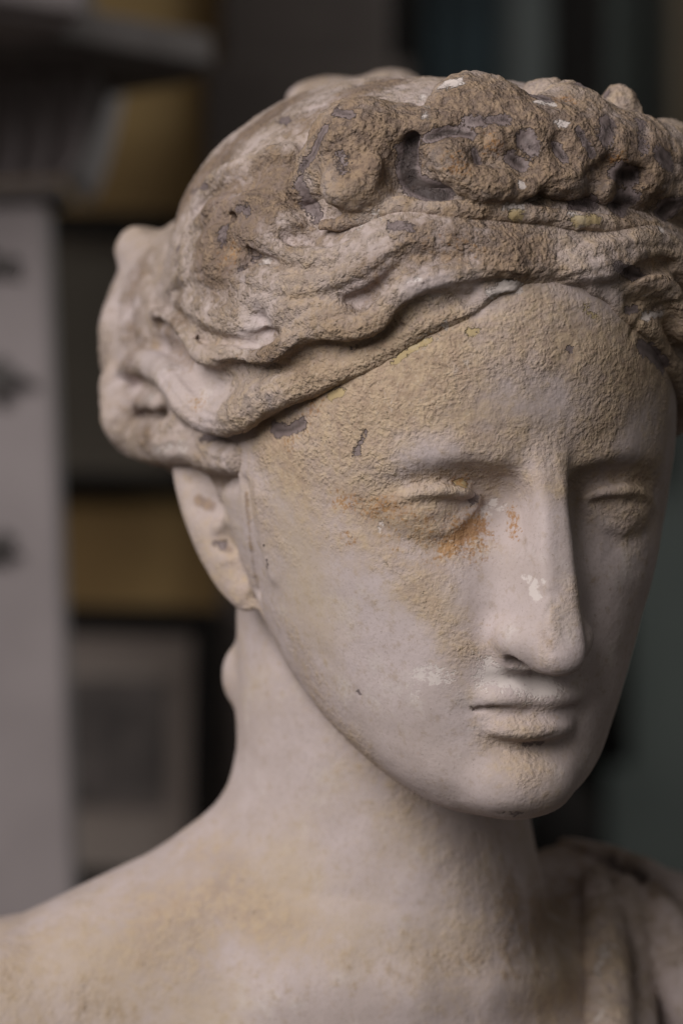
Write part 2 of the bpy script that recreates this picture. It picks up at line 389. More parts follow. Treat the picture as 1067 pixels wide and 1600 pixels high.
# ------------------------------------------------------------------ the roll of curls over the brow, and the fillet under it
roll = Solid()
def on_hair(px, off=0.): return traced(px, off)
P = on_hair([(478, 300), (520, 268), (580, 252), (660, 246), (740, 240), (870, 248), (960, 264), (1040, 290), (1110, 330), (1180, 390)], -.6)
roll.tube(P, vary([.7, 1.4, 1.8, 1.9, 2.05, 2.1, 2.05, 1.9, 1.5], len(P)), .5)
W1 = lambda px, py, off=0.: traced([(px, py), (px+.01, py)], off)[0]
for px, py, off, r, k in [(562, 232, .3, (1.75, 1.6, 1.75), .5), (607, 226, .9, (.75, .7, .8), .4), (520, 205, .3, (.7, .8, .8), .5), (560, 290, .5, (1.35, 1.0, .95), .5), (742, 192, .2, (1.8, 1.7, 1.75), .6),
                          (690, 188, .1, (.8, 1., 1.), .6), (884, 208, .4, (1.5, 1.5, 1.8), .5), (850, 166, -.2, (1.0, 1.2, 1.), .5), (828, 190, .5, (.45, .5, .5), .2), (650, 175, .5, (.5, .5, .45), .25), (915, 255, 1.1, (.42, .4, .42), .15), (850, 268, 1.1, (.4, .4, .35), .15), (700, 262, 1.0, (.4, .4, .4), .12), (590, 262, 1.3, (.5, .4, .5), .25), (800, 232, 1.2, (.35, .35, .35), .15), (930, 175, .8, (.5, .5, .6), .2), (962, 210, .2, (.9, 1.2, 1.8), .3), (1040, 258, .3, (1.2, 1.4, 1.7), .5), (1120, 310, .2, (1.2, 1.4, 1.6), .5),
                          (948, 294, .75, (.5, .55, .55), .2), (1013, 292, .8, (.5, .5, .6), .25), (1050, 300, .8, (.4, .5, .5), .25), (880, 285, .7, (1.0, .7, .6), .5)]:
    roll.ell(W1(px, py, off), r, k)
for a in ([(725, 288), (760, 290), (790, 290), (822, 292)],):
    Q = on_hair(a, .85); roll.tube(Q, vary([.4, .62, .62, .4], len(Q)), .45)
def rbrush(px, rad, h, off=1.6): Q = on_hair(px, off); roll.brush(Q, vary(rad, len(Q)), vary(h, len(Q)))
for px, rad, h, off in [([(640, 225), (634, 262), (645, 292), (690, 304), (722, 300)], [.4, .6, .55, .4, .25], [-.4, -1.2, -1.2, -.6, -.3], 1.0), ([(668, 130), (662, 170), (655, 215)], .4, [-.3, -.5, -.5], 1.2),
                        ([(668, 216), (705, 207), (740, 205)], .26, [-.5, -.35, -.15], 1.9), ([(835, 140), (812, 200), (818, 250), (826, 305)], .38, [-.15, -.25, -.25, -.45], 1.7),
                        ([(905, 132), (945, 165), (957, 200), (948, 250), (925, 300)], .38, [-.15, -.35, -.45, -.4, -.5], 1.6), ([(998, 190), (1000, 240), (985, 275), (982, 312)], .4, [-.4, -.6, -.7, -.9], 1.6),
                        ([(536, 330), (566, 312), (590, 318)], .25, [-.1, -.4, -.1], 1.3), ([(545, 262), (530, 275)], .5, -.22, 2.0), ([(768, 262), (800, 265)], .4, -.2, 2.),
                        ([(982, 312), (965, 318)], .35, -.9, 1.2), ([(1042, 330), (1030, 322)], .35, -.9, 1.2), ([(868, 218), (880, 243), (905, 248)], .22, -.22, 2.2), ([(738, 246), (745, 222), (775, 200), (792, 215)], .2, -.2, 2.1)]:
    rbrush(px, rad, h, off)
for px, r, h in [((706, 249), .62, .55), ((768, 222), .55, .35), ((894, 224), .4, .35), ((662, 262), .25, .5), ((646, 296), .22, .5), ((680, 300), .2, .3)]: rbrush([px, (px[0]+2, px[1])], r, h, 1.5)
Q = on_hair([(505, 352), (540, 348), (578, 337), (625, 322), (680, 328), (727, 330), (791, 332), (886, 344), (998, 358), (1067, 372), (1140, 400)], .0)
roll.tube(Q, vary([.2, .3, .34, .36, .34, .3], len(Q)), .25)
for Q, a in ((on_hair([(486, 225), (466, 265), (474, 310), (498, 345)]), -.45),):
    hair.brush(Q, .42, a)
# ------------------------------------------------------------------ the robe gathered on the far shoulder
robe = Solid()
def rfold(px, rad, off, k=.5):
    Q = body.hit(lerp_line(px), 85, 125); Q = Q-off*ray(lerp_line(px)); robe.tube(Q, vary(rad, len(Q)), k, local=False)
rfold([(880, 1318), (935, 1335), (995, 1362), (1045, 1395), (1100, 1430)], [.3, .6, .8, .8], -.1)
rfold([(925, 1372), (940, 1430), (945, 1500), (948, 1580), (950, 1700), (950, 1800)], [.5, .9, 1.05, 1.1, 1.1], .6)
rfold([(975, 1385), (985, 1450), (990, 1530), (995, 1620), (995, 1750)], [.5, .75, .85, .9], .6)
rfold([(1020, 1395), (1045, 1450), (1062, 1530), (1070, 1620), (1075, 1750)], [.5, .9, 1.0, 1.05], 1.15)
rfold([(1075, 1430), (1105, 1500), (1130, 1600), (1140, 1750)], [.6, 1., 1.1, 1.1], .3)
rfold([(1130, 1460), (1170, 1560), (1190, 1700)], [.8, 1.2, 1.2], .0)
robe.add(lambda P: -27.4-P[:, 2], (-99, 0, -99), (99, 200, 99), .3, 'and', local=False)

# ------------------------------------------------------------------ meshes
def mesh_from(name, verts, quads):
    me = bpy.data.meshes.new(name); me.vertices.add(len(verts)); me.vertices.foreach_set('co', verts.astype(f32).ravel())
    me.loops.add(quads.size); me.loops.foreach_set('vertex_index', quads.ravel().astype(np.int32))
    me.polygons.add(len(quads)); me.polygons.foreach_set('loop_start', np.arange(0, quads.size, 4, dtype=np.int32))
    me.polygons.foreach_set('loop_total', np.full(len(quads), 4, np.int32)); me.update(); me.validate(); me.shade_smooth()
    return me
def vnormals(v, q):
    n = np.cross(v[q[:, 2]]-v[q[:, 0]], v[q[:, 3]]-v[q[:, 1]]); N = np.zeros_like(v)
    for c in range(4): np.add.at(N, q[:, c], n)
    return N/(np.linalg.norm(N, axis=1)[:, None]+1e-9)
parts = {}
for nm, sd, lo, hi in (('figure', body, (-20, 80, -30), (24, 118, 18)), ('hair', hair, (-16, 80, -12), (20, 122, 20)), ('hair_roll', roll, (-6, 75, 4), (20, 110, 20)), ('robe', robe, (6, 85, -30), (24, 118, -8))):
    v, q = surface_net(sd, lo, hi, H_FINE if nm != 'robe' else .2)
    parts[nm] = [v, q]
    print(nm, len(v), round(time.time()-T0, 1))

# where sight lines meet the finished stone, for wear and painted shade with a place of their own
_off = 0; allv, allq = [], []
for v, q in parts.values(): allv.append(v); allq.append(q+_off); _off += len(v)
bvh = BVHTree.FromPolygons(np.concatenate(allv).tolist(), np.concatenate(allq).tolist())
def spot(px, py):
    r = ray((px, py)); h = bvh.ray_cast(Vector((0, 0, 0)), Vector(r).normalized())[0]
    return None if h is None else np.array(h)
# carved lines: (radius, depth, picture points); strands inside each lock, the creases between locks, cracks and scratches
CARVE = []
for S, offs in LOCKS:
    p = lerp_line(S); t = np.gradient(p, axis=0); nn = np.stack([-t[:, 1], t[:, 0]], 1)/(np.linalg.norm(t, axis=1)[:, None]+1e-6)
    for o in offs: CARVE.append((.13, .075, p+nn*(o+3*np.sin(np.linspace(0, 9, len(p))+o))[:, None]))
for r, dp, px in ((.2, .14, [(640, 384), (600, 412), (560, 440), (512, 458), (465, 466), (420, 458), (370, 442)]), (.2, .14, [(650, 358), (600, 382), (548, 412), (500, 420), (450, 418), (400, 396)]), (.2, .13, [(600, 345), (560, 362), (520, 380), (470, 380), (430, 366)]),
                  (.18, .12, [(560, 485), (520, 495), (480, 505), (440, 520), (400, 540), (360, 535), (320, 520)]), (.2, .12, [(430, 300), (380, 300), (335, 325), (312, 370)]), (.15, .1, [(520, 190), (470, 205), (420, 225), (370, 260)]), (.15, .08, [(560, 150), (500, 165), (450, 185)]),
                  (.12, .08, [(875, 440), (920, 425), (980, 425), (1060, 440)]), (.12, .07, [(870, 425), (930, 400), (1000, 385), (1060, 385)]), (.12, .07, [(850, 400), (780, 380), (720, 352)]), (.12, .07, [(870, 395), (920, 372), (990, 368)]), (.15, .12, [(1067, 470), (1030, 478), (1000, 500), (985, 525)]),
                  (.09, .05, [(845, 932), (862, 926), (868, 938), (851, 960), (852, 1005), (858, 1025)]), (.09, .05, [(846, 798), (842, 850), (828, 888)]), (.08, .04, [(812, 795), (818, 850), (815, 880)]), (.09, .05, [(404, 760), (412, 840), (424, 900)]), (.1, .04, [(815, 1160), (850, 1152), (890, 1140)]),
                  (.09, .03, [(940, 880), (985, 830), (1020, 800)]), (.3, .18, [(214, 420), (200, 470), (206, 530), (200, 590), (214, 640)]), (.25, .15, [(170, 590), (195, 596), (215, 604)]), (.25, .15, [(172, 470), (195, 478)]), (.22, .12, [(230, 380), (225, 410), (240, 440)]), (.25, .12, [(250, 350), (262, 380), (250, 420)]), (.12, .06, [(510, 175), (560, 165), (610, 190)]), (.14, .09, [(700, 140), (690, 165), (688, 190)]), (.12, .08, [(760, 160), (800, 170), (830, 190)]), (.14, .08, [(870, 150), (910, 165), (930, 200)]), (.12, .07, [(530, 290), (560, 275), (600, 285)]), (.12, .07, [(750, 275), (800, 272), (835, 280)]), (.12, .07, [(860, 290), (900, 282), (930, 262)]), (.12, .07, [(520, 230), (550, 215), (580, 205)])):
    CARVE.append((r, dp, lerp_line(px)))
carve = []
for r, dp, px in CARVE:
    P = [spot(*p) for p in px]; P = [p for p in P if p is not None]
    if len(P) > 1: carve.append((r, dp, np.array(P)))
def cut(v):
    out = np.zeros(len(v))
    for r, dp, P in carve:
        m = np.where(np.all((v > P.min(0)-2.2*r) & (v < P.max(0)+2.2*r), 1))[0]
        if not len(m): continue
        q = v[m]; d = np.full(len(m), 1e9)
        for k, (A, B) in enumerate(zip(P[:-1], P[1:])):
            if np.linalg.norm(B-A) > 1.2: continue
            ab = B-A; t = np.clip((q-A) @ ab/max(ab @ ab, 1e-9), 0, 1); f = min(k+1, len(P)-1-k, 3)/3
            d = np.minimum(d, ((q-A-t[:, None]*ab)**2).sum(1)/(r*r*f+1e-6))
        out[m] = np.maximum(out[m], dp*np.exp(-d))
    return out
# ---- wear, with painted shade and highlights: (channel, radius in cm, strength, picture points of a stroke)
WEAR_SHADE = [
 # thick tan crust
 ('crust', 1.8, .85, [(430, 690), (470, 760), (520, 850)]), ('tint', 1.8, .4, [(440, 760), (460, 860), (480, 950)]), ('crust', 1.4, .55, [(440, 800), (470, 920), (560, 960)]), ('dirt_shade', .7, .75, [(600, 830), (660, 850), (640, 880)]), ('dirt_shade', .35, .8, [(560, 775), (600, 785)]), ('white', .22, .6, [(775, 800), (790, 790), (760, 805)]), ('dirt_shade', .5, .7, [(700, 740), (760, 735), (790, 760)]), ('dirt_shade', .6, .6, [(930, 760), (950, 800), (940, 840)]), ('crust', 1.2, .7, [(410, 780), (430, 850), (470, 900)]), ('crust', 3.2, 1., [(560, 620), (700, 580), (850, 560), (1000, 560)]), ('crust', 2.6, .9, [(720, 640), (850, 680), (950, 640)]), ('crust', 2.2, .9, [(500, 700), (520, 760)]),  # brown strokes under both brows paint the shade of the sockets
 ('crust', 2.0, .95, [(560, 810), (640, 840), (700, 880)]), ('crust', 1.6, .8, [(660, 930), (720, 980), (700, 1040)]), ('crust', 1.0, .8, [(830, 740), (870, 770)]),
 ('crust', 1.4, .5, [(830, 1190), (800, 1200), (760, 1160)]), ('crust', 1.0, .5, [(770, 1130), (850, 1150)]), ('crust', 1.2, .4, [(470, 1000), (520, 1120), (640, 1240)]),
 ('crust', 2.5, .3, [(700, 1480), (620, 1500)]), ('dirt_shade', 2.5, .55, [(20, 1530), (120, 1560), (250, 1580)]), ('dirt_shade', 2.5, .5, [(480, 1560), (600, 1560)]), ('crust', 3.2, .6, [(60, 1540), (200, 1560), (330, 1420), (480, 1440)]), ('crust', 2.2, .25, [(560, 1230), (440, 1370)]), ('crust', 2.5, .6, [(860, 1540), (930, 1500)]), ('crust', 1.0, .9, [(860, 1000), (880, 930)]),  # the wide brown strokes darken the chest towards its lower edge
 ('crust', 1.6, .9, [(980, 790), (1000, 760)]), ('crust', 1.2, .5, [(330, 870), (380, 930)]),
 # bare, smooth, lilac grey; the first stroke also paints the brow's highlight
 ('bare', .7, .55, [(640, 718), (690, 706)]), ('bare', 2.6, 1., [(480, 900), (560, 1000), (640, 1080)]), ('bare', 1.5, .9, [(740, 940), (760, 900)]), ('bare', 1.6, .8, [(620, 1150), (720, 1230)]),
 ('bare', .9, 1., [(840, 810), (830, 880)]), ('bare', 1.0, 1., [(875, 830), (860, 900), (870, 960), (880, 1010)]), ('bare', .8, .8, [(800, 980), (830, 1010)]), ('bare', 1.6, .8, [(860, 640), (800, 600)]), ('bare', 1., .7, [(985, 690), (1010, 650)]),
 ('bare', 2.5, .9, [(420, 1200), (480, 1300), (560, 1400)]), ('bare', 3., .6, [(540, 1560), (100, 1600)]), ('bare', 1.5, .8, [(960, 900), (930, 1050), (900, 1180)]),
 ('bare', 1.2, .3, [(200, 390), (190, 500), (190, 640)]), ('dirt_shade', 1.2, .5, [(215, 420), (200, 560), (230, 690)]), ('dirt_shade', .3, .6, [(822, 800), (824, 870)]), ('bare', .9, .8, [(240, 550), (300, 590), (340, 612)]), ('bare', .8, .9, [(415, 505), (400, 530)]), ('bare', .7, .8, [(560, 455), (590, 432)]),  # nose side plane: grey patch, darkened to shade it off the ridge
 ('bare', .7, .9, [(735, 455), (690, 448), (640, 452)]), ('bare', .8, .8, [(930, 440), (960, 470)]),
 # dark violet paint left in the hollows, with shade painted into holes and creases
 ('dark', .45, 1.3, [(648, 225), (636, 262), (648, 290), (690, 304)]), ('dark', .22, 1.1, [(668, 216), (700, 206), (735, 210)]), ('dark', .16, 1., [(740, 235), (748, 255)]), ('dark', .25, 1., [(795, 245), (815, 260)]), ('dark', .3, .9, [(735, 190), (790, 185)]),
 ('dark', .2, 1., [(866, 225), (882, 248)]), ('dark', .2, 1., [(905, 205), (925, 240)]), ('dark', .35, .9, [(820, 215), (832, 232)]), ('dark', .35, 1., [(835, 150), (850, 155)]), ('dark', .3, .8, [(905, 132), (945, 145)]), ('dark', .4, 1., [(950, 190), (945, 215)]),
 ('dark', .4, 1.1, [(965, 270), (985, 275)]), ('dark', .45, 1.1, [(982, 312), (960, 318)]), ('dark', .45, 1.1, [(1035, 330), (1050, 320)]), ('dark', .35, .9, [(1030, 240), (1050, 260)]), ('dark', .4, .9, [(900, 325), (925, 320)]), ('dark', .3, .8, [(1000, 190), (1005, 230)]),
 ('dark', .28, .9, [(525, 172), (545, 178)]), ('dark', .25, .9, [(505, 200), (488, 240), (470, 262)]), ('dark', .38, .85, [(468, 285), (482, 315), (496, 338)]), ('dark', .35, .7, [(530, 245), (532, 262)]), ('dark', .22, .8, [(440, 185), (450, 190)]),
 ('dark', .25, .95, [(430, 672), (452, 672), (472, 660)]), ('dark', .3, .7, [(612, 352), (640, 352)]), ('dark', .3, 1., [(965, 415), (985, 425), (1003, 430)]), ('dark', .2, .9, [(980, 485), (992, 482)]), ('dark', .3, .9, [(1000, 540), (1020, 552), (1035, 572)]),  # last stroke is the shadow under the right lock, painted dark
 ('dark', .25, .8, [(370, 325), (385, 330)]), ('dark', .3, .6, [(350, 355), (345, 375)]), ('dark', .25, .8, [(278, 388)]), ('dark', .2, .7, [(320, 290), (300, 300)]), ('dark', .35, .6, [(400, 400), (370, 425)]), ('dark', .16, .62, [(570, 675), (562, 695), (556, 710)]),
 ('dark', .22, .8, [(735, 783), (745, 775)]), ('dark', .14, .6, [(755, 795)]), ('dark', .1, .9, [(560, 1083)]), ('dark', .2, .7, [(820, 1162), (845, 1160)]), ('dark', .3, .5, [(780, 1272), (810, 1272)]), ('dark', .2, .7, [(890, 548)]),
 ('dark', .25, .7, [(320, 682), (345, 684)]), ('dark', .2, .6, [(560, 540), (545, 545)]), ('dark', .16, .5, [(415, 870), (420, 900)]), ('dark', .25, .6, [(335, 850), (350, 855)]), ('dark', .6, .5, [(930, 1340), (1000, 1370)]), ('dirt_shade', .6, .7, [(600, 1510), (640, 1530)]), ('dirt_shade', .4, .8, [(790, 1525), (850, 1522)]),
 # brown grime, and shade painted into sockets, ear hollows and under the hair
 ('dirt_shade', 2.2, .8, [(560, 220), (760, 180), (880, 210), (1000, 260)]), ('dirt_shade', 1.7, 1.1, [(340, 330), (330, 400), (420, 300)]), ('dirt_shade', 1.5, .8, [(290, 310), (360, 230), (450, 160)]), ('dirt_shade', 1.2, .7, [(480, 190), (600, 130)]), ('dirt_shade', 1.2, .6, [(420, 560), (520, 540)]), ('dirt_shade', .9, .6, [(470, 360), (530, 350)]), ('dirt_shade', 1., .5, [(270, 500), (280, 470)]), ('dirt_shade', 1., .6, [(960, 400), (1040, 440)]), ('dirt_shade', 1.3, .8, [(660, 380), (760, 370), (830, 400)]), ('dirt_shade', .8, .7, [(590, 410), (560, 470)]), ('dirt_shade', 1.2, .6, [(760, 270), (820, 300), (900, 280)]),
 ('dirt_shade', .7, .7, [(640, 740), (700, 730), (750, 745)]), ('dirt_shade', .36, 1.2, [(312, 782), (332, 792)]), ('dirt_shade', .22, 1., [(348, 848), (360, 860)]), ('dirt_shade', .14, .9, [(385, 770), (392, 850), (402, 930)]), ('rust', 1.0, .34, [(640, 830), (720, 850)]), ('bare', .6, .5, [(560, 830), (620, 850), (660, 870)]), ('dirt_shade', .6, .6, [(270, 742), (330, 745), (365, 748)]), ('dirt_shade', .5, .5, [(400, 925), (405, 945)]), ('dirt_shade', 1.2, .5, [(900, 870), (930, 900)]), ('dirt_shade', 1.5, .5, [(480, 520), (560, 500)]), ('dirt_shade', .8, .6, [(250, 500), (300, 560)]),  # socket, ear-hollow and under-hair strokes are painted shade
 ('dirt_shade', 1.6, .55, [(620, 1530), (680, 1500), (730, 1490)]), ('dirt_shade', 2.2, .95, [(860, 1330), (930, 1350), (860, 1420), (820, 1440)]), ('dirt_shade', 1.5, .8, [(800, 1380), (800, 1480)]), ('dirt_shade', 1.2, .9, [(980, 1350), (1030, 1385)]), ('dirt_shade', .6, .5, [(760, 985), (752, 1000)]), ('dirt_shade', .9, .5, [(640, 860), (610, 890)]),  # neck and far-shoulder strokes: brown dirt that also paints the shade deeper
 # rust and ochre
 ('rust', .4, 1.08, [(695, 858), (715, 840), (745, 820)]), ('rust', .8, .5, [(710, 840), (740, 820)]), ('rust', .3, .8, [(800, 800), (803, 835)]), ('rust', .4, .7, [(530, 780), (545, 785)]), ('rust', .4, .5, [(575, 795), (610, 795)]), ('rust', .3, .5, [(545, 840)]), ('rust', .3, .6, [(720, 755)]),
 ('rust', .45, .7, [(706, 249), (715, 255)]), ('rust', .4, .6, [(768, 225)]), ('rust', .3, .7, [(870, 155), (890, 155)]), ('rust', .3, .8, [(960, 250), (970, 252)]), ('rust', .15, .9, [(645, 296)]), ('rust', .15, .8, [(655, 260)]), ('rust', .5, .35, [(740, 385), (680, 380)]), ('rust', .4, .4, [(455, 690), (500, 620)]),
 ('rust', .4, .25, [(760, 985)]), ('rust', .4, .3, [(310, 630)]), ('rust', .6, .3, [(360, 400)]),
 # yellow underpaint
 ('ochre', .13, .8, [(615, 566), (650, 541), (672, 531)]), ('ochre', .2, .8, [(735, 522), (745, 518)]), ('ochre', .2, .9, [(518, 618), (530, 612)]), ('ochre', .2, .8, [(716, 754), (724, 757)]), ('ochre', .25, .7, [(800, 335), (815, 336)]), ('ochre', .25, .7, [(895, 345), (935, 342)]), ('ochre', .3, .6, [(915, 485), (925, 490)]), ('tint', .6, .35, [(430, 720), (470, 640)]), ('tint', .8, .35, [(960, 1500), (950, 1580)]), ('tint', 1.2, .3, [(860, 1440), (840, 1530)]), ('tint', 2.2, .34, [(250, 1480), (100, 1500), (30, 1560)]), ('tint', 2., .34, [(450, 1350), (480, 1440), (560, 1470)]), ('tint', 1.6, .3, [(560, 1230), (620, 1290)]), ('tint', 1.6, .34, [(700, 1450), (640, 1500)]), ('tint', 2., .34, [(180, 1560), (330, 1590)]), ('tint', 1.4, .3, [(450, 780), (430, 860)]), ('tint', 1.2, .3, [(640, 930), (700, 960)]), ('tint', 1.5, .3, [(880, 1430), (850, 1560)]),
 # white chips, and highlights painted on ridges
 ('white', .17, .8, [(818, 901), (826, 904)]), ('white', .19, .9, [(834, 912), (831, 924), (838, 934)]), ('white', .12, .7, [(848, 908)]), ('dirt_shade', .3, .8, [(848, 990), (860, 1010)]), ('white', .24, 1., [(768, 460), (785, 450), (808, 450)]), ('white', .2, .8, [(415, 408)]), ('white', .15, .7, [(640, 440), (655, 436)]), ('white', .6, .8, [(760, 1050), (800, 1060), (850, 1072)]), ('white', .5, .6, [(660, 1050), (690, 1060)]), ('white', .25, .9, [(690, 135), (715, 128)]),
 ('white', .22, .7, [(660, 150), (665, 180)]), ('white', .2, 1., [(870, 190), (880, 192)]), ('white', .13, 1.2, [(814, 288)]), ('white', .13, 1.2, [(943, 317)]), ('white', .18, 1., [(1033, 360)]), ('white', .12, .8, [(1050, 247)]), ('white', .2, .8, [(840, 160), (860, 163)]), ('white', .3, .7, [(895, 335), (910, 345)]), ('white', .2, .7, [(815, 325), (790, 322)]),
 ('white', .2, .9, [(1010, 495), (1030, 490)]), ('white', .2, .8, [(770, 785), (755, 795)]), ('white', .2, .7, [(597, 822)]), ('white', .3, .5, [(232, 622), (245, 625)]), ('white', .4, .5, [(240, 705), (290, 700)]), ('white', .3, .5, [(585, 335), (560, 350)]), ('white', .2, .6, [(840, 1050)]), ('white', .5, .4, [(950, 1480), (930, 1530), (940, 1590)]), ('white', .4, .35, [(680, 1060), (650, 1080)]), ('white', .3, .4, [(690, 510), (640, 545)]),  # strokes on the curl's crest and the robe ridge are painted highlights
]
CH = ('crust', 'bare', 'dark', 'dirt_shade', 'rust', 'ochre', 'white', 'tint')
strokes = []
for ch, r, a, px in WEAR_SHADE:
    P = [spot(*p) for p in (lerp_line(px) if len(px) > 2 else np.array(px, float))]; P = [p for p in P if p is not None]
    if P: strokes.append((ch, r, a, np.array(P)))
def paint(v):
    out = {c: np.zeros(len(v), f32) for c in CH}
    for ch, r, a, P in strokes:
        m = np.where(np.all((v > P.min(0)-2.4*r) & (v < P.max(0)+2.4*r), 1))[0]
        if not len(m): continue
        q = v[m]; d = np.full(len(m), 1e9)
        if len(P) == 1: P = np.concatenate([P, P+1e-4])
        for A, B in zip(P[:-1], P[1:]):
            ab = B-A; t = np.clip((q-A) @ ab/max(ab @ ab, 1e-9), 0, 1); d = np.minimum(d, ((q-A-t[:, None]*ab)**2).sum(1))
        out[ch][m] = np.maximum(out[ch][m], a*np.exp(-d/(r*r)))
    return out

# ------------------------------------------------------------------ materials
class NT:
    def __init__(s, name):
        s.m = bpy.data.materials.new(name); s.m.use_nodes = True; s.t = s.m.node_tree; s.t.nodes.clear()
        s.out = s.t.nodes.new('ShaderNodeOutputMaterial'); s.b = s.t.nodes.new('ShaderNodeBsdfPrincipled'); s.lk(s.b.outputs[0], s.out.inputs[0])
    def lk(s, a, b): s.t.links.new(a, b)
    def setv(s, sock, v):
        if hasattr(v, 'is_output'): s.lk(v, sock)
        else: sock.default_value = v
    def n(s, ty, outp=0, props=None, **inp):
        x = s.t.nodes.new(ty)
        for k, v in (props or {}).items(): setattr(x, k, v)
        for k, v in inp.items(): s.setv(x.inputs[int(k[1:])] if k[0] == '_' and k[1:].isdigit() else x.inputs[k], v)
        return x.outputs[outp]
    def math(s, op, a, b=0., clamp=False): return s.n('ShaderNodeMath', props={'operation': op, 'use_clamp': clamp}, _0=a, _1=b)
    def noise(s, co, scale, detail=4., rough=.6, dist=0.): return s.n('ShaderNodeTexNoise', Vector=co, Scale=scale, Detail=detail, Roughness=rough, Distortion=dist)
    def step(s, v, lo, hi): return s.n('ShaderNodeMapRange', props={'interpolation_type': 'SMOOTHSTEP'}, _0=v, _1=lo, _2=hi, _3=0., _4=1.)
    def mix(s, f, a, b, mode='MIX'):
        x = s.t.nodes.new('ShaderNodeMix'); x.data_type = 'RGBA'; x.blend_type = mode
        s.setv(x.inputs[0], f); s.setv(x.inputs[6], a); s.setv(x.inputs[7], b); return x.outputs[2]
    def attr(s, name): return s.n('ShaderNodeAttribute', 2, {'attribute_name': name})
    def obj(s): return s.n('ShaderNodeTexCoord', 3)
def rgb(r, g, b): return (r, g, b, 1.)
def stone_material(name, base_crust=0., grime=0., tone=1., flake=.3):
    s = NT(name); co = s.obj()
    N1 = s.noise(co, 60, 5, .62); N2 = s.noise(co, 260, 5, .65); N3 = s.noise(co, 800, 3, .6); N4 = s.noise(co, 22, 4, .6)
    crust, bare, dark, dirt_shade, rust, ochre, white, tint = [s.attr(c) for c in CH]
    def ragged(m, amp=.9, lo=.36, hi=.56, n=None):
        amp *= 1.25
        j = s.math('MULTIPLY', s.math('SUBTRACT', n or N2, .5), amp)
        j2 = s.math('MULTIPLY', s.math('SUBTRACT', N1, .5), amp*.8)
        j = s.math('ADD', j, s.math('MULTIPLY', s.math('SUBTRACT', N3, .5), amp*.7))
        return s.math('MULTIPLY', s.step(s.math('ADD', m, s.math('ADD', j, j2)), lo, hi), s.step(m, .02, .2))
    K = s.math('SUBTRACT', s.math('ADD', crust, base_crust), s.math('MULTIPLY', bare, .9))
    kk = s.step(s.math('ADD', K, s.math('ADD', s.math('MULTIPLY', s.math('SUBTRACT', N1, .5), 1.9), s.math('MULTIPLY', s.math('SUBTRACT', N2, .5), .9))), -.25, 1.15)   # crust cover
    # bare plaster: lilac grey with paler and warmer clouds
    base = s.mix(s.step(N4, .35, .68), rgb(.51*tone, .435*tone, .425*tone), rgb(.43*tone, .36*tone, .335*tone))
    base = s.mix(s.step(N1, .52, .74), base, rgb(.56*tone, .50*tone, .475*tone))
    base = s.mix(s.math('MULTIPLY', s.step(N2, .53, .70), .6), base, rgb(.36*tone, .285*tone, .235*tone))
    base = s.mix(s.math('MULTIPLY', s.step(N3, .52, .66), .35), base, rgb(.34*tone, .28*tone, .25*tone))
    yl = s.math('MULTIPLY', s.step(s.math('ADD', s.math('ADD', s.noise(co, 15, 5, .65), s.math('MULTIPLY', s.math('SUBTRACT', N2, .5), .35)), s.math('MULTIPLY', tint, .85)), .46, .95), .6)
    base = s.mix(yl, base, rgb(.46*tone, .365*tone, .245*tone))
    tan = s.mix(s.step(N2, .32, .66), rgb(.305, .21, .13), rgb(.47, .355, .23))
    tan = s.mix(s.math('MULTIPLY', s.step(N3, .5, .72), .55), tan, rgb(.53, .44, .335))
    tan = s.mix(s.math('MULTIPLY', s.step(N1, .54, .7), .5), tan, rgb(.36, .25, .18))
    col = s.mix(s.math('MULTIPLY', kk, .85), base, tan)
    dd = s.math('ADD', dirt_shade, grime)
    dm = s.math('MULTIPLY', s.step(s.math('ADD', dd, s.math('ADD', s.math('MULTIPLY', s.math('SUBTRACT', N1, .5), 1.3), s.math('MULTIPLY', s.math('SUBTRACT', N2, .5), 1.0))), .25, .95), .75)
    col = s.mix(dm, col, s.mix(s.step(N2, .4, .62), rgb(.15, .10, .07), rgb(.27, .185, .12)))
    pores = s.math('MULTIPLY', s.step(s.noise(co, 900, 3, .7), .63, .70), .5)
    col = s.mix(pores, col, rgb(.20, .155, .13))
    scr = s.math('MULTIPLY', s.step(s.noise(s.n('ShaderNodeMapping', Vector=co, Rotation=(.3, .5, .9), Scale=(1., 9., 1.)), 70, 4, .7, .6), .64, .72), .35)
    col = s.mix(scr, col, rgb(.58, .52, .49))
    pock = s.math('MULTIPLY', s.step(s.noise(co, 420, 4, .7), .62, .72), s.math('MULTIPLY', s.math('ADD', kk, dm, True), .6))
    col = s.mix(pock, col, rgb(.14, .105, .085))
    wm = ragged(white, 1.25, .3, .62); col = s.mix(s.math('MULTIPLY', wm, .85), col, rgb(.62, .56, .53))
    om = ragged(ochre, .9, .35, .5); col = s.mix(s.math('MULTIPLY', om, .75), col, rgb(.43, .335, .165))
    rm = ragged(rust, 1.5, .22, 1.0, N3); col = s.mix(s.math('MULTIPLY', rm, .8), col, s.mix(N2, rgb(.22, .09, .03), rgb(.42, .235, .085)))
    km = ragged(dark, 1.1, .42, .58); col = s.mix(s.math('MULTIPLY', km, .92), col, s.mix(s.step(dark, .7, 1.1), s.mix(N2, rgb(.15, .115, .115), rgb(.22, .18, .18)), s.mix(N2, rgb(.016, .012, .014), rgb(.055, .042, .043))))  # strong strokes go near black: paint plus shade coloured into the cavities
    s.lk(col, s.b.inputs['Base Color'])
    s.setv(s.b.inputs['Roughness'], s.math('SUBTRACT', .86, s.math('MULTIPLY', km, .28)))
    s.b.inputs['Specular IOR Level'].default_value = .3
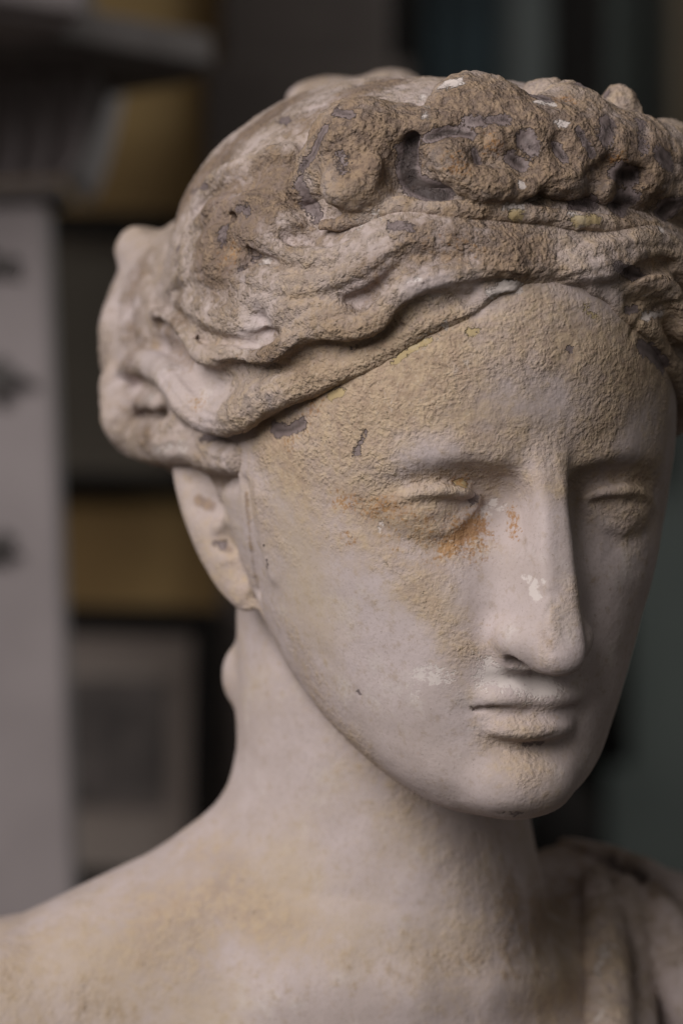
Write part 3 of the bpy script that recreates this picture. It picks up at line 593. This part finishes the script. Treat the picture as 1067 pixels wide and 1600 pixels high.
    # relief: fine tooth everywhere, a blistered crust where it survives, a step where paint has flaked
    blist = s.n('ShaderNodeTexVoronoi', 0, {'feature': 'SMOOTH_F1'}, Vector=s.n('ShaderNodeVectorMath', 0, {'operation': 'ADD'}, _0=co, _1=s.n('ShaderNodeVectorMath', 0, {'operation': 'SCALE'}, _0=s.n('ShaderNodeTexNoise', 1, Vector=co, Scale=300., Detail=2.), Scale=.004)), Scale=640., Smoothness=.7)
    rough = s.math('ADD', s.math('MULTIPLY', s.math('SUBTRACT', 1., blist), .8), s.math('ADD', s.math('MULTIPLY', s.noise(co, 560, 4, .62), .9), s.math('MULTIPLY', N3, .25)))
    rag = s.step(s.math('ADD', K, s.math('ADD', s.math('MULTIPLY', s.math('SUBTRACT', N1, .5), .7), s.math('MULTIPLY', s.math('SUBTRACT', N2, .5), 1.6))), .3, .62)
    vary_g = s.n('ShaderNodeMapRange', _0=s.noise(co, 38, 3, .6), _1=.36, _2=.66, _3=.35, _4=1.35)
    act = s.math('MULTIPLY', s.math('ADD', s.math('MULTIPLY', vary_g, .2), s.math('MULTIPLY', vary_g, s.math('ADD', s.math('MULTIPLY', kk, .8), s.math('MULTIPLY', dm, .5)))), s.math('SUBTRACT', 1., s.math('MULTIPLY', s.math('MAXIMUM', km, s.math('MAXIMUM', wm, om)), .85)))
    act = s.math('MULTIPLY', act, s.n('ShaderNodeMapRange', _0=K, _1=-.2, _2=.5, _3=.55, _4=1.)) if name == 'weathered_plaster' else act
    h = s.math('ADD', s.math('MULTIPLY', rough, act), s.math('MULTIPLY', rag, flake))
    h = s.math('SUBTRACT', h, s.math('MULTIPLY', km, .55)); h = s.math('SUBTRACT', h, s.math('MULTIPLY', om, .35)); h = s.math('SUBTRACT', h, s.math('MULTIPLY', pock, .5))
    h = s.math('ADD', h, s.math('MULTIPLY', N1, .4))
    s.lk(s.n('ShaderNodeBump', Strength=1., Distance=.0008 if flake < .1 else .0015, Height=h), s.b.inputs['Normal'])
    return s.m
M_FIG = stone_material('weathered_plaster', .05, -.25, 1., .06)
M_HAIR = stone_material('weathered_plaster_hair', .36, .12, .98)
M_ROLL = stone_material('weathered_plaster_curls', .6, .26, .92)
M_ROBE = stone_material('weathered_plaster_robe', .2, -.2, 1.05)
def plain(name, c1, c2, scale=20., rough=.8, bump=.0, spec=.3):
    s = NT(name); co = s.obj(); n = s.noise(co, scale, 5, .6)
    s.lk(s.mix(s.step(n, .3, .7), rgb(*c1), rgb(*c2)), s.b.inputs['Base Color']); s.b.inputs['Roughness'].default_value = rough; s.b.inputs['Specular IOR Level'].default_value = spec
    if bump: s.lk(s.n('ShaderNodeBump', Strength=.6, Distance=bump, Height=s.noise(co, scale*3, 4, .6)), s.b.inputs['Normal'])
    return s.m

# ------------------------------------------------------------------ the bust
def thing(name, label, cat, loc=(0, 0, 0), group=None):
    o = bpy.data.objects.new(name, None); C.objects.link(o); o.location = loc; o.empty_display_size = .05
    o['label'] = label; o['category'] = cat
    if group: o['group'] = group
    return o
def child(name, me, mat, parent, label=None):
    o = bpy.data.objects.new(name, me); C.objects.link(o); o.parent = parent
    if mat: me.materials.append(mat)
    if label: o['label'] = label
    return o
def world(P): return np.asarray(P, float)*.01+np.array([0, 0, EYE_H])
BASE = world(at(600, 800, 101)); BASE[2] = EYE_H-.275
bust = thing('stone_bust', 'weathered plaster bust of a woman with bowed head and curled hair, flaking tan crust', 'bust', BASE)
RELIEF = {'figure': (.03, .008), 'hair': (.055, .06), 'hair_roll': (.11, .1), 'robe': (.06, .02)}
MATS = {'figure': M_FIG, 'hair': M_HAIR, 'hair_roll': M_ROLL, 'robe': M_ROBE}
for nm, (v, q) in parts.items():
    w = paint(v); n = vnormals(v, q); a, c = RELIEF[nm]
    rough = 1-.85*np.clip(w['bare'], 0, 1)-.5*np.clip(w['white'], 0, 1)
    rough = np.clip(rough, .1, 1)*(.35+.65*np.clip(w['crust']+(0 if nm in ('figure', 'robe') else .7), 0, 1))
    d = a*fbm(v*.9, 3)+c*fbm(v*2.6+9, 3)*rough+c*.7*rough*np.maximum(fbm(v*4.2+3, 2), -.1)
    d -= .05*np.clip(w['dark'], 0, 1)+cut(v)
    vv = v+n*d[:, None]
    me = mesh_from(nm, world(vv)-BASE, q)
    for ch in CH: me.attributes.new(ch, 'FLOAT', 'POINT').data.foreach_set('value', w[ch])
    child(nm, me, MATS[nm], bust, {'hair_roll': 'thick brown crusted roll of curls above a thin fillet', 'robe': 'robe folds gathered on the far shoulder'}.get(nm))
print('bust', round(time.time()-T0, 1))

# ------------------------------------------------------------------ the room behind
import bmesh
def box(bm, lo, hi):
    vs = [bm.verts.new((x, y, z)) for x in (lo[0], hi[0]) for y in (lo[1], hi[1]) for z in (lo[2], hi[2])]
    for f in ((0, 1, 3, 2), (4, 6, 7, 5), (0, 4, 5, 1), (2, 3, 7, 6), (0, 2, 6, 4), (1, 5, 7, 3)): bm.faces.new([vs[i] for i in f])
    return bm
def finish(name, bm, bev=0.):
    if bev:
        bmesh.ops.bevel(bm, geom=bm.edges[:], offset=bev, segments=2, affect='EDGES', profile=.6)
    bmesh.ops.recalc_face_normals(bm, faces=bm.faces[:])
    me = bpy.data.meshes.new(name); bm.to_mesh(me); bm.free(); return me
def boxm(name, lo, hi, bev=.004): return finish(name, box(bmesh.new(), lo, hi), bev)
def X(px, d): return (px-CX)/FOC*d*.01
def Z(py, d): return EYE_H-(py-CY)/FOC*d*.01
def prism(name, pts, y0, y1, bev=0.):
    """outline in x,z pushed from y0 to y1"""
    bm = bmesh.new(); a = [bm.verts.new((x, y0, z)) for x, z in pts]; b = [bm.verts.new((x, y1, z)) for x, z in pts]; n = len(pts)
    bm.faces.new(a); bm.faces.new(b[::-1])
    for i in range(n): bm.faces.new((a[i], b[i], b[(i+1) % n], a[(i+1) % n]))
    return finish(name, bm, bev)
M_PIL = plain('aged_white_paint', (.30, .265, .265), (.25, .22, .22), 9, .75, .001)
M_PIL2 = plain('aged_darker_paint', (.16, .14, .135), (.11, .095, .09), 14, .8, .001)  # darker copy of the white paint, for mouldings and cornice
M_OCH = plain('ochre_wall_paint', (.235, .15, .06), (.19, .12, .05), 5, .85, .0006)
M_BLK = plain('black_frame_lacquer', (.007, .006, .006), (.011, .009, .008), 30, .9, 0, .08)
M_MAT = plain('faded_mount_board', (.21, .175, .155), (.165, .135, .118), 6, .85)
M_MAT2 = plain('brown_mount_board', (.085, .07, .055), (.065, .053, .042), 6, .85)
M_PRT = plain('dark_engraving', (.045, .038, .036), (.10, .083, .077), 28, .85)
M_BRN = plain('dark_brown_wood', (.042, .03, .026), (.03, .021, .018), 12, .6)
M_ORN = plain('dark_bronze', (.06, .055, .053), (.095, .085, .08), 40, .5)
M_GRN = plain('grey_green_paint', (.075, .082, .076), (.06, .066, .062), 3, .8)
M_TEA = plain('teal_cloth', (.013, .02, .024), (.009, .013, .016), 6, .85)
M_GRY = plain('pale_grey_cloth', (.06, .062, .06), (.045, .047, .047), 6, .85)
M_UMB = plain('umber_cloth', (.07, .052, .034), (.05, .037, .025), 6, .85)
LEAN = math.radians(-2.3)
def pivot(o, P):                                                  # set an object's own origin without moving its mesh
    for v in o.data.vertices: v.co -= Vector(P)
    o.location = P
# ochre wall with the pictures on it
DW = 262.
wall = bpy.data.objects.new('ochre_wall', boxm('ochre_wall', (X(-3200, DW), DW*.01, 0), (X(345, DW), DW*.01+.1, 2.6), .003)); C.objects.link(wall)
wall.data.materials.append(M_OCH); wall['label'] = 'ochre painted wall behind the pictures'; wall['category'] = 'wall'
panel = thing('wood_panel', 'dark brown wooden panel beside the ochre wall', 'panel', (X(480, DW), DW*.01, 0))
def sub(o, me): me.transform(__import__('mathutils').Matrix.Translation(-Vector(o.location))); return me
child('board', sub(panel, boxm('board', (X(346, DW), DW*.01-.02, 0), (X(608, DW), DW*.01+.03, 2.7), .004)), M_BRN, panel)
child('board', sub(panel, boxm('board', (X(318, 255), 2.548, Z(420, 255)), (X(640, 255), 2.575, Z(95, 255)), .004)), M_BRN, panel)
def picture(label, x0, y0, x1, y1, bar, mats, printr=None):
    D = 256.
    t = thing('framed_picture', label, 'picture', (X((x0+x1)/2, D), D*.01, Z(y1, D)), 'black framed pictures on the ochre wall')
    bm = bmesh.new(); b = bar/FOC*D*.01; a0, a1, c0, c1 = X(x0, D), X(x1, D), Z(y1, D), Z(y0, D)
    box(bm, (a0, D*.01, c0), (a0+b, D*.01+.03, c1)); box(bm, (a1-b, D*.01, c0), (a1, D*.01+.03, c1))
    box(bm, (a0+b+.0005, D*.01+.001, c0), (a1-b-.0005, D*.01+.029, c0+b)); box(bm, (a0+b+.0005, D*.01+.001, c1-b), (a1-b-.0005, D*.01+.029, c1))
    child('frame', sub(t, finish('frame', bm, .003)), M_BLK, t)
    child('mount', sub(t, boxm('mount', (a0+b*.6, D*.01+.012, c0+b*.6), (a1-b*.6, D*.01+.022, c1-b*.6), 0)), mats, t)
    if printr:
        p = printr; child('print', sub(t, boxm('print', (X(p[0], D), D*.01+.009, Z(p[3], D)), (X(p[2], D), D*.01+.0115, Z(p[1], D)), 0)), M_PRT, t)
    t.rotation_euler[1] = math.radians(1.2)
    return t
picture('black framed picture above, half hidden behind the hair', -60, 330, 345, 772, 34, M_MAT2, None)
picture('black framed engraving with pale mount, left of the neck', -70, 948, 332, 1400, 40, M_MAT, (-10, 1060, 255, 1262))
# pilaster with capital and cornice
DP = 190.
pil = thing('pilaster', 'pale painted pilaster with fluted capital and stepped cornice, out of focus', 'pilaster', (X(20, DP), DP*.01, 0))
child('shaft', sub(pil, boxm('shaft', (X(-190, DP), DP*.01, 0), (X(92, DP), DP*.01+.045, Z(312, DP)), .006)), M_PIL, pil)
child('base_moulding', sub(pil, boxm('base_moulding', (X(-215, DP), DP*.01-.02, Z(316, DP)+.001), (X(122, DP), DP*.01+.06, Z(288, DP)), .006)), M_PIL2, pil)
def fluted():
    bm = bmesh.new(); rows = []
    for t in np.linspace(0, 1, 12):
        py = 287-t*190; x0, x1 = X(-215-60*t**1.6, DP), X(124+72*t**.6, DP); row = []
        for i in range(97):
            u = i/96; f = -.022*abs(math.sin(u*math.pi*8))**.6 if .03 < t < .97 else 0
            row.append(bm.verts.new((x0+(x1-x0)*u, DP*.01-.022-.05*t**1.5-f*1.0, Z(py, DP))))
        row.append(bm.verts.new((x1, DP*.01+.15, Z(py, DP)))); row.insert(0, bm.verts.new((x0, DP*.01+.15, Z(py, DP)))); rows.append(row)
    for a, b in zip(rows[:-1], rows[1:]):
        for i in range(len(a)-1): bm.faces.new((a[i], a[i+1], b[i+1], b[i]))
    return finish('capital', bm)
child('capital', sub(pil, fluted()), M_PIL, pil)
child('added_shade_block', sub(pil, boxm('added_shade_block', (X(-500, 175), 1.74, Z(-36, 172)), (X(110, 175), 2.1, 2.65), .006)), M_PIL2, pil)  # unseen block added overhead to shade the top of the ochre wall
def cornice(name, pA, dA, pB, dB, h, dep, mat):
    """moulded slab running away to the right between two picture points of its upper front edge"""
    A = np.array([X(pA[0], dA), dA*.01, Z(pB[1], dB)]); B = np.array([X(pB[0], dB), dB*.01, Z(pB[1], dB)])
    u = B-A; ln = np.linalg.norm(u); u /= ln; nrm = np.array([-u[1], u[0], 0.])
    prof = [(0, 0), (0, -h*.7), (.01, -h*.73), (.013, -h*.9), (.03, -h), (dep, -h), (dep, 0)]
    bm = bmesh.new(); r = []
    for P in (A, B): r.append([bm.verts.new(P+nrm*a+np.array([0, 0, c])) for a, c in prof])
    n = len(prof)
    for i in range(n): bm.faces.new((r[0][i], r[0][(i+1) % n], r[1][(i+1) % n], r[1][i]))
    bm.faces.new(r[0][::-1]); bm.faces.new(r[1])
    return child(name, sub(pil, finish(name, bm, .003)), mat, pil)
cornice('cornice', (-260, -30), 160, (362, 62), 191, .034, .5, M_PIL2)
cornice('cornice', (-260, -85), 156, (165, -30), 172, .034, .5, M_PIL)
from mathutils import Matrix
rr = np.random.RandomState(3)
for px, py, w_, h_ in ((5, 412, 62, 34), (22, 590, 78, 40), (-12, 850, 60, 26)):
    bm = bmesh.new(); u = DP*.01/FOC
    for i in range(9):                                            # cast leaves spreading from a boss
        an = rr.uniform(0, 2*math.pi); k = rr.uniform(.25, .8)
        c = Vector((X(px, DP)+math.cos(an)*w_*u*k*.6, DP*.01-.004-rr.uniform(0, .004), Z(py, DP)+math.sin(an)*h_*u*k*.7))
        bmesh.ops.create_icosphere(bm, subdivisions=2, radius=1, matrix=Matrix.Translation(c) @ Matrix.Rotation(-an+rr.uniform(-.4, .4), 4, 'Y') @ Matrix.Diagonal((w_*u*.34, .007, h_*u*.26, 1)))
    me = finish('leaf_ornament', bm); me.shade_smooth(); child('leaf_ornament', sub(pil, me), M_ORN, pil)
pil.rotation_euler[1] = LEAN; pil.location.x += EYE_H*math.tan(-LEAN)
# far wall and hangings on the right
DF = 420.
fw = bpy.data.objects.new('green_wall', boxm('green_wall', (X(560, DF), DF*.01+.1, 0), (X(3200, DF), DF*.01+.2, 2.8), .003)); C.objects.link(fw)
fw.data.materials.append(M_GRN); fw['label'] = 'dim grey green wall beyond the face'; fw['category'] = 'wall'
def hanging(name, label, cat, x0, x1, mat, y0=-300, y1=1800, d=405., amp=.012, fold=3):
    bm = bmesh.new(); n = 40; f, b = [], []
    a0, a1 = X(x0, d), X(x1, d); zt, zb = Z(y0, d), max(.02, Z(y1, d))
    for i in range(n+1):
        u = i/n; y = d*.01-amp*math.sin(u*math.pi)*2-amp*.5*math.sin(u*math.pi*2*fold)
        f.append([bm.verts.new((a0+(a1-a0)*u, y, z)) for z in (zb, zt)]); b.append([bm.verts.new((a0+(a1-a0)*u, y+.02, z)) for z in (zb, zt)])
    for i in range(n):
        bm.faces.new((f[i][0], f[i+1][0], f[i+1][1], f[i][1])); bm.faces.new((b[i+1][0], b[i][0], b[i][1], b[i+1][1]))
        bm.faces.new((f[i][1], f[i+1][1], b[i+1][1], b[i][1])); bm.faces.new((f[i+1][0], f[i][0], b[i][0], b[i+1][0]))
    bm.faces.new((f[0][0], f[0][1], b[0][1], b[0][0])); bm.faces.new((f[-1][1], f[-1][0], b[-1][0], b[-1][1]))
    me = finish(name, bm); me.shade_smooth(); me.materials.append(mat)
    o = bpy.data.objects.new(name, me); C.objects.link(o); o['label'] = label; o['category'] = cat; return o
hanging('wooden_post', 'black wooden post left of the teal cloth', 'post', 600, 652, M_BLK, amp=.004)
hanging('cloth_hanging', 'dark teal cloth hanging above the curls', 'cloth', 660, 775, M_TEA)
hanging('cloth_hanging', 'pale grey cloth hanging beside the teal one', 'cloth', 777, 856, M_GRY, fold=1)
hanging('wooden_post', 'dark brown wooden post between grey cloth and green wall', 'post', 862, 948, M_BLK, y1=1800, amp=.006)
hanging('cloth_hanging', 'umber cloth hanging at the right edge above the curls', 'cloth', 1042, 1150, M_UMB, y1=620)
hanging('cloth_hanging', 'black cloth hanging low beside the chin, behind the black jar', 'cloth', 900, 985, M_BLK, y0=900, y1=1195, d=398, amp=.008)
# a dark lidded jar on a stand low behind the chin
def lathe(name, prof, cx, cy, z0):
    bm = bmesh.new(); n = 32; R = [[bm.verts.new((cx+r*math.cos(2*math.pi*i/n), cy+r*math.sin(2*math.pi*i/n), z0+z)) for i in range(n)] for r, z in prof]
    for a, b in zip(R[:-1], R[1:]):
        for i in range(n): bm.faces.new((a[i], a[(i+1) % n], b[(i+1) % n], b[i]))
    bm.faces.new(R[0][::-1]); bm.faces.new(R[-1]); me = finish(name, bm); me.shade_smooth(); return me
DJ = 330.
jar = thing('dark_jar', 'blurred black rounded jar low behind the chin', 'jar', (X(880, DJ), DJ*.01, Z(1390, DJ)))
child('body', lathe('body', [(.02, 0), (.034, .004), (.05, .05), (.052, .08), (.036, .12), (.018, .14)], 0, 0, 0), M_BLK, jar)
child('lid', lathe('lid', [(.019, .1405), (.022, .146), (.012, .156), (.004, .165)], 0, 0, 0), M_BLK, jar)
shelf = bpy.data.objects.new('wooden_stand', boxm('wooden_stand', (X(800, DJ), DJ*.01-.1, .0), (X(960, DJ), DJ*.01+.1, Z(1390, DJ)), .004)); C.objects.link(shelf)
shelf.data.materials.append(M_BRN); shelf['label'] = 'dark wooden stand under the jar, hidden behind the shoulder'; shelf['category'] = 'stand'
fl = bpy.data.objects.new('floor', boxm('floor', (-4, -2.5, -.1), (5, 4.6, 0), 0)); C.objects.link(fl); fl['kind'] = 'structure'
fl.data.materials.append(plain('dark_floor_boards', (.05, .04, .032), (.035, .028, .022), 4, .6))

# ------------------------------------------------------------------ camera and light
cam = bpy.data.cameras.new('camera'); co = bpy.data.objects.new('camera', cam); C.objects.link(co)
co.location = (0, 0, EYE_H); co.rotation_euler = (math.pi/2, 0, 0); cam.sensor_fit = 'VERTICAL'; cam.sensor_height = 36; cam.lens = 36*FOC/1600; cam.clip_start = .05; cam.clip_end = 100
cam.dof.use_dof = True; cam.dof.focus_distance = .888; cam.dof.aperture_fstop = cam.lens/17.; cam.dof.aperture_blades = 0
sc = bpy.context.scene; sc.camera = co
w = bpy.data.worlds.new('World'); sc.world = w; w.use_nodes = True; bg = w.node_tree.nodes['Background']; bg.inputs[0].default_value = (1., .94, .88, 1); bg.inputs[1].default_value = .1
def lamp(name, loc, aim, size, size_y, e, col):
    l = bpy.data.lights.new(name, 'AREA'); l.shape = 'RECTANGLE'; l.size = size; l.size_y = size_y; l.energy = e; l.color = col
    o = bpy.data.objects.new(name, l); C.objects.link(o); o.location = loc; o.rotation_euler = (Vector(aim)-o.location).to_track_quat('-Z', 'Y').to_euler(); return o
lamp('window_light', (-1.2, -.62, EYE_H+1.08), (.05, .95, EYE_H), 1.9, 1.3, 62, (1., .945, .925))
lamp('added_far_fill', (1.0, 2.2, 2.75), (.95, 4.1, 1.4), .8, .5, 26, (.95, 1., .97))  # unseen fill added to brighten the far wall and hangings
vs = sc.view_settings; vs.view_transform = 'Standard'; vs.look = 'None'; vs.exposure = 0; vs.gamma = 1; vs.use_curve_mapping = False
sc.cycles.use_denoising = True; sc.cycles.max_bounces = 6; sc.cycles.diffuse_bounces = 4
print('done', round(time.time()-T0, 1))
